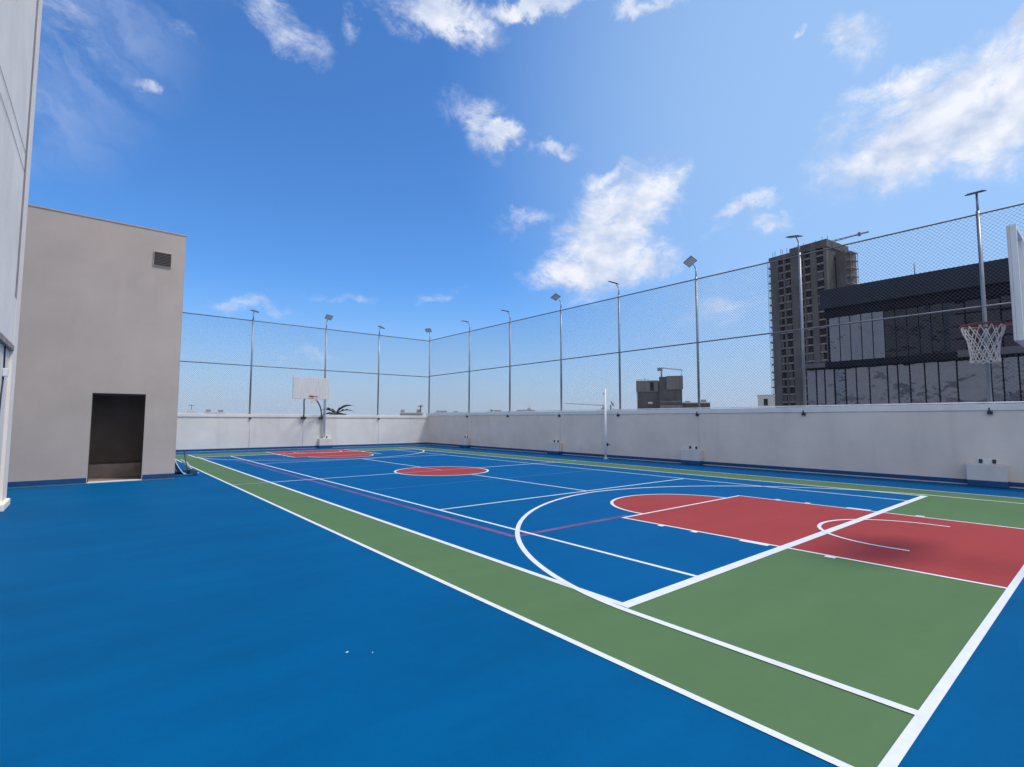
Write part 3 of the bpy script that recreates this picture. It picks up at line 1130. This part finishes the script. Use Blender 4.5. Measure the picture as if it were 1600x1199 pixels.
# ------------------------------------------------------------------ scraps on the floor
for i, (x, y, lab) in enumerate(((1.51, 3.67, 'small white paper scrap on the blue floor left of the green strip, larger of two'),
                                 (1.65, 3.55, 'tiny white paper scrap on the blue floor, right beside a larger one'))):
    bm = B()
    s = 0.009 if i == 0 else 0.004
    a = [bm.verts.new(p) for p in ((-s, -s * .4, 0.003), (s, -s * .5, 0.004), (s * 1.1, s * .4, 0.007), (-s * .8, s * .5, 0.005))]
    bm.faces.new(a)
    o = obj('paper_scrap', bm, M['scrap'])
    md = o.modifiers.new('solid', 'SOLIDIFY'); md.thickness = 0.002
    o.location = (x, y, 0.001)
    tag(o, lab, 'scrap', 'white scraps on the floor')

# ------------------------------------------------------------------ dark glass building
t = thing('glass_building', 'dark glass-fronted building with an overhanging roof band behind the right fence', 'building', (79.7, 0, 0))
UY0, UY1 = -14.0, 26.85
LY1 = 29.4
boxobj('upper_body', (0.35, 24, UY0, UY1 - 0.4, 9.9, 17.2), M['soffit'], t)
boxobj('roof_band', (-0.9, 24.2, UY0 - 0.2, UY1, 17.4, 20.1), M['clad'], t, 0.05)
boxobj('roof_soffit', (-0.2, 24, UY0, UY1 - 0.3, 16.2, 17.39), M['soffit'], t)
boxobj('ledge', (-1.4, 24, UY0, LY1, 9.05, 9.85), M['soffit'], t, 0.04)
boxobj('ledge_trim', (-1.5, -1.402, UY0, 12.3, 9.2, 10.0), M['ledge'], t)
boxobj('ledge_trim', (-1.5, -1.402, 26.3, LY1, 9.15, 9.8), M['ledge'], t)
boxobj('lower_body', (0.35, 24, UY0, LY1 - 0.3, GZ, 9.04), M['soffit'], t)
boxobj('base_wall', (-0.05, 0.34, UY0, LY1, GZ, 1.0), M['ledge'], t)
bm = B()
tube(bm, [(0.6, 16.3, 20.1), (0.6, 16.3, 21.9)], 0.05, 6)
obj('mast', bm, M['rail'], t)
rg = random.Random(3)
# lower storey: tall panes between dark mullions
y = LY1 - 0.1
widths = [1.25, 1.1, 1.2, 1.35, 1.3, 1.5, 2.0, 1.1, 1.25, 1.5, 1.35, 1.7, 3.0, 1.0, 1.3, 1.4, 1.5, 1.4, 1.5, 1.4]
for i, wd in enumerate(widths):
    y1 = y
    y0 = y - wd
    wf = boxobj('window_frame', (0.05, 0.34, y0 - 0.07, y0 + 0.07, 1.0, 9.04), M['mullion'], t)
    bm = B()
    ax = rg.uniform(-0.035, 0.035)
    a = [(0.12 + ax, y0 + 0.07, 1.01), (0.12 - ax, y1 - 0.07, 1.01), (0.12 - ax, y1 - 0.07, 8.95), (0.12 + ax, y0 + 0.07, 8.95)]
    v1 = [bm.verts.new(p) for p in a]
    v2 = [bm.verts.new((p[0] + 0.05, p[1], p[2])) for p in a]
    bm.faces.new(v1)
    bm.faces.new(v2[::-1])
    for k in range(4):
        bm.faces.new((v1[k], v2[k], v2[(k + 1) % 4], v1[(k + 1) % 4]))
    obj('window', bm, M['glass_grey'] if rg.random() < 0.75 else M['glass_sky'], t)
    if i in (1, 2, 3, 12):
        boxobj('transom', (0.03, 0.11, y0 + 0.071, y1 - 0.071, 2.9, 3.02), M['mullion'], wf)
    y = y0
# upper storey, left bay: tall panes, reflected sky put into their blue tint
y = UY1 - 0.75
for i in range(5):
    wd = 1.25
    boxobj('window', (0.10, 0.34, y - wd + 0.05, y, 10.0, 16.18), M['glass_sky'], t)
    boxobj('window_frame', (0.04, 0.34, y - wd - 0.03, y - wd + 0.048, 9.9, 16.19), M['mullion'], t)
    y -= wd + 0.04
yl = y
# middle bay: panes tinted dark for reflected buildings, with vertical fins
y = yl
k = 0
while y > 13.6:
    wd = 1.15
    boxobj('window', (0.12, 0.34, y - wd + 0.05, y, 9.9, 16.18), M['glass_dark_reflection'] if k < 5 else M['glass_teal'], t)
    if k < 5:
        boxobj('fin', (-0.02, 0.34, y - wd - 0.05, y - wd + 0.048, 9.9, 13.6), M['clad'], t)
    y -= wd + 0.05
    k += 1
# right bay: smaller grey panes in a grid
y = 13.2
k = 0
while y > -12:
    wd = 1.55
    for r_ in range(4):
        z0 = 10.15 + r_ * 1.5
        off = rg.uniform(-0.02, 0.02)
        boxobj('window', (0.10 + off, 0.34, y - wd + 0.08, y - 0.08, z0, z0 + rg.choice((1.15, 1.3, 1.38))), M['glass_violet'] if rg.random() < 0.8 else M['glass_dark_reflection'], t)
    y -= wd
    k += 1

# ------------------------------------------------------------------ unfinished tower
t = thing('concrete_tower', 'tall unfinished concrete tower with rows of open window bays, left of the glass building', 'tower', (211.7, 89.9, 0), math.atan2(-21.5, -2.7))
TW, TT = 21.7, 68.6
# local x runs from the left corner to the right corner; +y points back, away from the court
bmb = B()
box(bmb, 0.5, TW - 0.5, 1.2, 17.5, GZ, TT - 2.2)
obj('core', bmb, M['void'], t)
bm = B()
for a, b in ((0.0, 3.2), (5.3, 5.9), (8.3, 11.0), (13.0, 13.6), (15.8, 18.0), (20.6, TW)):
    box(bm, a, b, 0.0, 1.195, GZ, TT - 1.8)
box(bm, 0.0, 0.5, 1.195, 17.5, GZ, TT - 1.8)
box(bm, TW - 0.5, TW, 1.195, 17.5, GZ, TT - 1.8)
box(bm, -0.4, TW + 0.4, -0.25, 17.7, TT - 1.795, TT - 0.4)
box(bm, 8.0, TW + 0.2, 0.1, 17.0, TT - 0.39, TT + 1.2)
obj('wall', bm, M['tower'], t)
nfl = 27
proto = None
for i in range(nfl):
    z = GZ + 2.5 + i * 3.05
    if z > TT - 3:
        break
    if proto is None:
        bm = B()
        box(bm, -0.9, 20.7, 0.12, 1.19, 0, 0.55)
        proto = obj('floor_slab', bm, M['slab'], t)
        proto.location = (0, 0, z)
    else:
        c = proto.copy()
        COL.objects.link(c)
        c.parent = t
        c.location = (0, 0, z)
# odd infill panels and scaffold frames
rg = random.Random(11)
for i in range(nfl - 1):
    z = GZ + 2.5 + i * 3.05
    if z > TT - 5:
        break
    for a, b in ((3.2, 5.3), (5.9, 8.3), (11.0, 13.0), (13.6, 15.8), (18.0, 20.6)):
        if rg.random() < 0.42:
            s = rg.uniform(0.3, 0.8)
            boxobj('infill_panel', (a + 0.01, a + (b - a) * s, 0.5, 0.7, z + 0.551, z + 3.045), M['tower'], t)
bm = B()
box(bm, TW + 0.5, TW + 3.6, 6, 15, GZ, TT - 3.2)
obj('rear_wing', bm, M['tower'], t)
bm = B()
for i in range(8):
    z = TT - 4 - i * 3.0
    box(bm, TW + 3.601, TW + 5.6, 6.5, 12, z, z + 0.25)
    for yy in (6.6, 11.8):
        tube(bm, [(TW + 5.4, yy, z - 2.8), (TW + 5.4, yy, z)], 0.09, 5)
obj('scaffold', bm, M['crane'], t)
bm = B()
for x in (0.2, 1.1, 3.5, 4.2, 6.0, 9.0, 10.2, 12.5, 15.0, 17.0, 19.5, 21.4):
    tube(bm, [(x, 2, TT - 0.4), (x, 2, TT + rg.uniform(1.6, 3))], 0.1, 5)
obj('roof_rods', bm, M['crane'], t)
bm = B()
for yy in (0.3, 1.6):
    tube(bm, [(-1.3, yy, GZ), (-1.3, yy, TT - 1)], 0.07, 5)
for i in range(40):
    z = GZ + 1 + i * 2.05
    if z > TT - 3:
        break
    tube(bm, [(-1.3, 0.3, z), (-1.3, 1.6, z + 1.9)], 0.05, 4)
    if i % 2:
        tube(bm, [(-1.7, 0.9, z), (0.0, 0.9, z)], 0.06, 4)
obj('hoist_mast', bm, M['crane'], t)


def lattice(bm, a, b, s, n, r):
    a, b = Vector(a), Vector(b)
    t_ = (b - a).normalized()
    side = t_.cross(Vector((0, 0, 1)))
    if side.length < 0.1:
        side = Vector((1, 0, 0))
    side = side.normalized() * s
    up = side.normalized().cross(t_) * s * 1.6
    for o_ in (side, -side, up):
        tube(bm, [a + o_, b + o_ * 0.7], r, 4)
    for i in range(n):
        p, q = a.lerp(b, i / n), a.lerp(b, (i + 1) / n)
        tube(bm, [p + side, q + up], r * 0.6, 4)
        tube(bm, [p - side, q + up], r * 0.6, 4)
        tube(bm, [p + side, q - side], r * 0.6, 4)


t = thing('tower_crane', 'tower crane on top of the unfinished concrete tower, its jib pointing right', 'crane', (214.5, 72.0, 0))
bm = B()
lattice(bm, (0, 0, TT - 1), (0, 0, TT + 2.2), 0.45, 3, 0.1)
obj('mast', bm, M['crane'], t)
bm = B()
lattice(bm, (-2.2, 6.0, TT + 0.2), (0.3, -15.9, TT + 1.6), 0.32, 14, 0.10)
box(bm, 0.0, 0.7, -13.2, -12.4, TT + 1.0, TT + 2.4)
obj('jib', bm, M['crane'], t)

# ------------------------------------------------------------------ grey block, beside the sixth post
ang = math.atan2(79.1 - 89.2, 127.4 - 120.6)
t = thing('concrete_block', 'small dark grey concrete building with two stepped roof blocks, seen through the fence', 'building', (120.6, 89.2, 0), ang)
W = 12.2
boxobj('wall', (0, 6.1, 0, 9, GZ, 12.9), M['block'], t)
boxobj('tall_wall', (6.1, W, -1.2, 9, GZ, 14.0), M['block'], t)
bm = B()
for a in ((-0.15, 5.9, -0.25, -0.002, 9.9, 13.1), (8.1, W + 0.25, -1.5, -1.202, 10.4, 14.2)):
    box(bm, *a)
obj('sheet_cladding', bm, M['sheet'], t)
boxobj('window', (3.6, 4.6, -0.28, -0.252, 10.2, 12.6), M['void'], t)
boxobj('window', (3.0, 4.2, -0.05, -0.003, 6.5, 7.0), M['far_white'], t)
bm = B()
box(bm, 6.3, W, -1.35, -1.202, 6.8, 7.2)
box(bm, 6.3, W, -1.35, -1.202, 5.2, 6.0)
obj('floor_band', bm, M['slab'], t)
bm = B()
for x, h_ in ((0.3, 13.6), (1.2, 13.5), (2.2, 14.0), (3.1, 13.6), (4.4, 13.4), (6.8, 14.8), (W - 0.2, 14.9)):
    tube(bm, [(x, 0.2, 12.8), (x, 0.2, h_)], 0.06, 5)
tube(bm, [(0.3, 0.2, 13.4), (3.1, 0.2, 13.5)], 0.05, 5)
tube(bm, [(-0.2, -0.3, 9), (-0.2, -0.3, 13.4)], 0.06, 5)
obj('scaffold', bm, M['crane'], t)
t = thing('tower_crane', 'small crane on the roof of the grey concrete block seen through the fence', 'crane', (124.8, 84.6, 0), ang)
bm = B()
lattice(bm, (0.6, 0, 13.9), (0.6, 0, 16.4), 0.18, 4, 0.06)
box(bm, -0.5, 0.9, -0.3, 0.4, 15.9, 16.8)
obj('mast', bm, M['crane'], t)
bm = B()
lattice(bm, (0.9, 0, 16.6), (6.4, 0, 15.9), 0.14, 10, 0.05)
tube(bm, [(6.1, 0, 15.9), (6.1, 0, 13.6)], 0.05, 4)
obj('jib', bm, M['crane'], t)

# long low wing and other roofs


def roofline(name, label, x, y, rotz, wd, dp, top, m, extras=(), cat='building', group='low buildings beyond the parapets'):
    tt = thing(name, label, cat, (x, y, 0), rotz, group)
    bm = B()
    box(bm, 0, wd, 0, dp, GZ, top)
    obj('wall', bm, m, tt)
    bm = B()
    for a in ((-0.1, wd + 0.1, -0.12, 0.15, top, top + 0.25), (-0.1, 0.15, 0.15, dp, top, top + 0.25), (wd - 0.15, wd + 0.1, 0.15, dp, top, top + 0.25)):
        box(bm, *a)
    obj('parapet', bm, M['far_white'], tt)
    if extras:
        bm = B()
        for e in extras:
            if e[0] == 'box':
                box(bm, *e[1:])
            else:
                tube(bm, e[1], e[2], 6)
        obj('roof_unit', bm, M['far_grey'], tt)
    return tt


roofline('low_building', 'long low grey building running right from the dark stepped concrete block', 127.4, 79.3, ang, 7.5, 10, 6.6, M['block'],
         [('box', 5.2, 6.6, 1, 2, 6.6, 7.6), ('box', 1.0, 2.4, 1, 2, 6.6, 7.2)])
tb = roofline('low_building', 'small white building with one narrow window, left of the unfinished tower', 154.6, 70.6, math.atan2(66.2 - 69.6, 156.6 - 155.1), 4.6, 8, 9.3, M['far_white'])
boxobj('window', (1.6, 2.7, -0.06, -0.002, 6.3, 8.3), M['void'], tb)
rot2 = -0.50
roofline('low_building', 'low pale roof left of the fence corner, with a round tank at its end', 64.2, 124.4, rot2, 6.0, 9, 3.5, M['far_grey'],
         [('box', 0.2, 1.2, 0.5, 1.6, 3.5, 4.5), ('tube', [(4.9, 1, 3.5), (4.9, 1, 4.6)], 0.5)])
roofline('low_building', 'low white roof seen between the first two posts right of the fence corner', 72.4, 119.9, rot2, 7.4, 9, 3.6, M['far_white'],
         [('box', 0.4, 3.2, 0.4, 3, 3.6, 4.3), ('box', 5.2, 6.2, 0.5, 1.5, 3.6, 4.2)])
roofline('low_building', 'low grey roof behind the second post right of the fence corner', 83.6, 112.2, -0.62, 5.2, 9, 3.75, M['far_grey'],
         [('box', 2.6, 4.4, 0.5, 2, 3.75, 4.5)])
roofline('low_building', 'long low white roof with a thin mast, between the second and third posts', 89.2, 107.9, -0.72, 10.0, 9, 3.85, M['far_white'],
         [('box', 1.6, 6.6, 0.5, 2, 3.85, 4.6), ('tube', [(5.0, 1, 4.0), (5.0, 1, 6.4)], 0.06), ('box', 4.4, 5.4, 0.8, 1.3, 4.6, 5.0)])
roofline('low_building', 'low white roof just right of the white net post, behind the satellite dish', 103.0, 88.5, -0.83, 9.0, 9, 4.25, M['far_white'],
         [('box', 0.6, 1.6, 0.5, 1.4, 4.25, 4.9), ('box', 3.0, 4.2, 0.5, 1.4, 4.25, 4.8)])
tb = thing('low_building', 'white gable-roofed shed with a small mast, nearest the taupe cabin over the far wall', 'building', (14.0, 119.2, 0), -0.14, 'low buildings beyond the parapets')
bm = B()
pts = [(0, 2.6), (1.6, 3.75), (3.2, 2.6), (3.2, GZ), (0, GZ)]
va = [bm.verts.new((p[0], 0, p[1])) for p in pts]
vb = [bm.verts.new((p[0], 8, p[1])) for p in pts]
bm.faces.new(va)
bm.faces.new(vb[::-1])
for k in range(5):
    bm.faces.new((va[k], vb[k], vb[(k + 1) % 5], va[(k + 1) % 5]))
obj('wall', bm, M['far_white'], tb)
bm = B()
tube(bm, [(1.7, 1, 3.6), (1.7, 1, 4.7)], 0.07, 5)
tube(bm, [(1.2, 1, 4.5), (2.2, 1, 4.5)], 0.06, 5)
obj('mast', bm, M['crane'], tb)
roofline('low_building', 'low white roof with two grey roof units, left of the first far-fence post', 18.0, 118.6, -0.15, 3.4, 8, 2.95, M['far_white'],
         [('box', 0.1, 1.0, 0.4, 1.2, 2.95, 3.75), ('box', 2.3, 3.2, 0.4, 1.2, 2.95, 3.7)])

t = thing('mobile_crane', 'distant crane with a long flat jib and hooked mast, behind the white net post', 'crane', (91.8, 77.4, 0))
bm = B()
lattice(bm, (0, 0, GZ), (0, 0, 5.4), 0.35, 16, 0.09)
obj('mast', bm, M['crane'], t)
bm = B()
lattice(bm, (0.4, -0.4, 5.1), (-6.1, 6.6, 5.65), 0.10, 18, 0.03)
obj('jib', bm, M['crane'], t)

t = thing('satellite_dish', 'grey satellite dish on a rooftop just right of the white net post', 'dish', (93.4, 76.6, 0), 0.6)
bm = B()
tube(bm, [(0, 0, GZ), (0, 0, 5.3)], 0.18, 8)
obj('pole', bm, M['far_grey'], t)
bm = B()
rings = []
for i in range(6):
    r_ = 0.85 * i / 5
    rings.append([bm.verts.new((r_ * math.cos(2 * PI * k / 20), -0.35 * (r_ / 0.85) ** 2, r_ * math.sin(2 * PI * k / 20))) for k in range(20)] if i else [bm.verts.new((0, 0, 0))])
for k in range(20):
    bm.faces.new((rings[0][0], rings[1][k], rings[1][(k + 1) % 20]))
for a, b in zip(rings[1:], rings[2:]):
    for k in range(20):
        bm.faces.new((a[k], b[k], b[(k + 1) % 20], a[(k + 1) % 20]))
tube(bm, [(0, 0, -0.4), (0, -0.9, 0.1)], 0.05, 5)
bm.transform(Matrix.Translation((0, -0.2, 5.5)) @ Matrix.Rotation(R(-30), 4, 'X'))
o = obj('dish', bm, M['far_grey'], t)
md = o.modifiers.new('solid', 'SOLIDIFY'); md.thickness = 0.06


def palm(name, label, loc, zc, n, L_, seed, group=None, lift=None):
    rg_ = random.Random(seed)
    tt = thing(name, label, 'palm', loc, 0, group)
    bm = B()
    tube(bm, [(0, 0, GZ), (0.15, 0.1, (GZ + zc) / 2), (0, 0, zc)], [0.22, 0.17, 0.14], 8)
    obj('trunk', bm, M['bark'], tt)
    bm = B()
    fr_ = lift or [(2 * PI * k / n + rg_.uniform(-.3, .3), rg_.uniform(0.2, 1.2), 1.0) for k in range(n)]
    for az, el, sc in fr_:
        d = Vector((math.cos(az), math.sin(az), 0))
        p = Vector((0, 0, zc))
        spine = [p.copy()]
        e = el
        segs = 10
        for i in range(segs):
            p = p + (d * math.cos(e) + Vector((0, 0, 1)) * math.sin(e)) * (L_ * sc / segs)
            e -= 0.13
            spine.append(p.copy())
        tube(bm, spine, [0.03 * (1 - 0.8 * i / segs) for i in range(segs + 1)], 4)
        side = Vector((-d.y, d.x, 0))
        if lift:      # broad, torn blades
            rows = []
            for i, q in enumerate(spine):
                u_ = i / segs
                wd = L_ * sc * 0.21 * math.sin(PI * (0.06 + 0.94 * u_) ** 0.75) + 0.004
                up = Vector((0, 0, 0.35 * wd))
                rows.append([bm.verts.new(q + side * wd + up * rg_.uniform(0.3, 1.4)), bm.verts.new(q), bm.verts.new(q - side * wd + up * rg_.uniform(0.3, 1.4))])
            for a, b in zip(rows, rows[1:]):
                bm.faces.new((a[0], b[0], b[1], a[1]))
                bm.faces.new((a[1], b[1], b[2], a[2]))
            continue
        for i in range(1, segs + 1):
            for sub in (0, 0.5):
                q = spine[i - 1].lerp(spine[i], sub)
                tdir = (spine[i] - spine[i - 1]).normalized()
                wl_ = L_ * sc * 0.24 * math.sin(PI * min(1, (i + sub) / (segs + 1.5))) + 0.06
                for s in (-1, 1):
                    tip = q + side * s * wl_ * 0.8 + tdir * wl_ * 0.7 - Vector((0, 0, 1)) * wl_ * rg_.uniform(0.0, 0.35)
                    wv = tdir * L_ * 0.028
                    a = [bm.verts.new(q - wv), bm.verts.new(q + wv), bm.verts.new(tip)]
                    bm.faces.new(a)
    obj('crown', bm, M['frond'], tt)
    return tt


palm('palm_tree', 'dark green palm crown peeking over the far wall, right of the far hoop', (15.9, 42.2, 0), 2.12, 9, 1.3, 5,
     None, [(2.75, 0.80, 1.15), (2.9, 0.35, 1.0), (2.4, 1.1, 0.9), (-0.55, 1.05, 1.35), (-0.4, 0.75, 1.2), (-0.6, 0.12, 1.3), (-0.2, 0.2, 1.1), (1.2, 0.4, 1.0), (4.2, 0.4, 1.0), (3.1, 0.15, 0.9)])
palm('palm_tree', 'tiny distant palm above the low roof, just left of the fence corner', (69.0, 121.9, 0), 5.3, 9, 1.1, 8, 'far palms')
palm('palm_tree', 'tiny distant palm over the right wall, just left of the second post from the corner', (85.0, 111.2, 0), 4.3, 8, 1.0, 9, 'far palms')
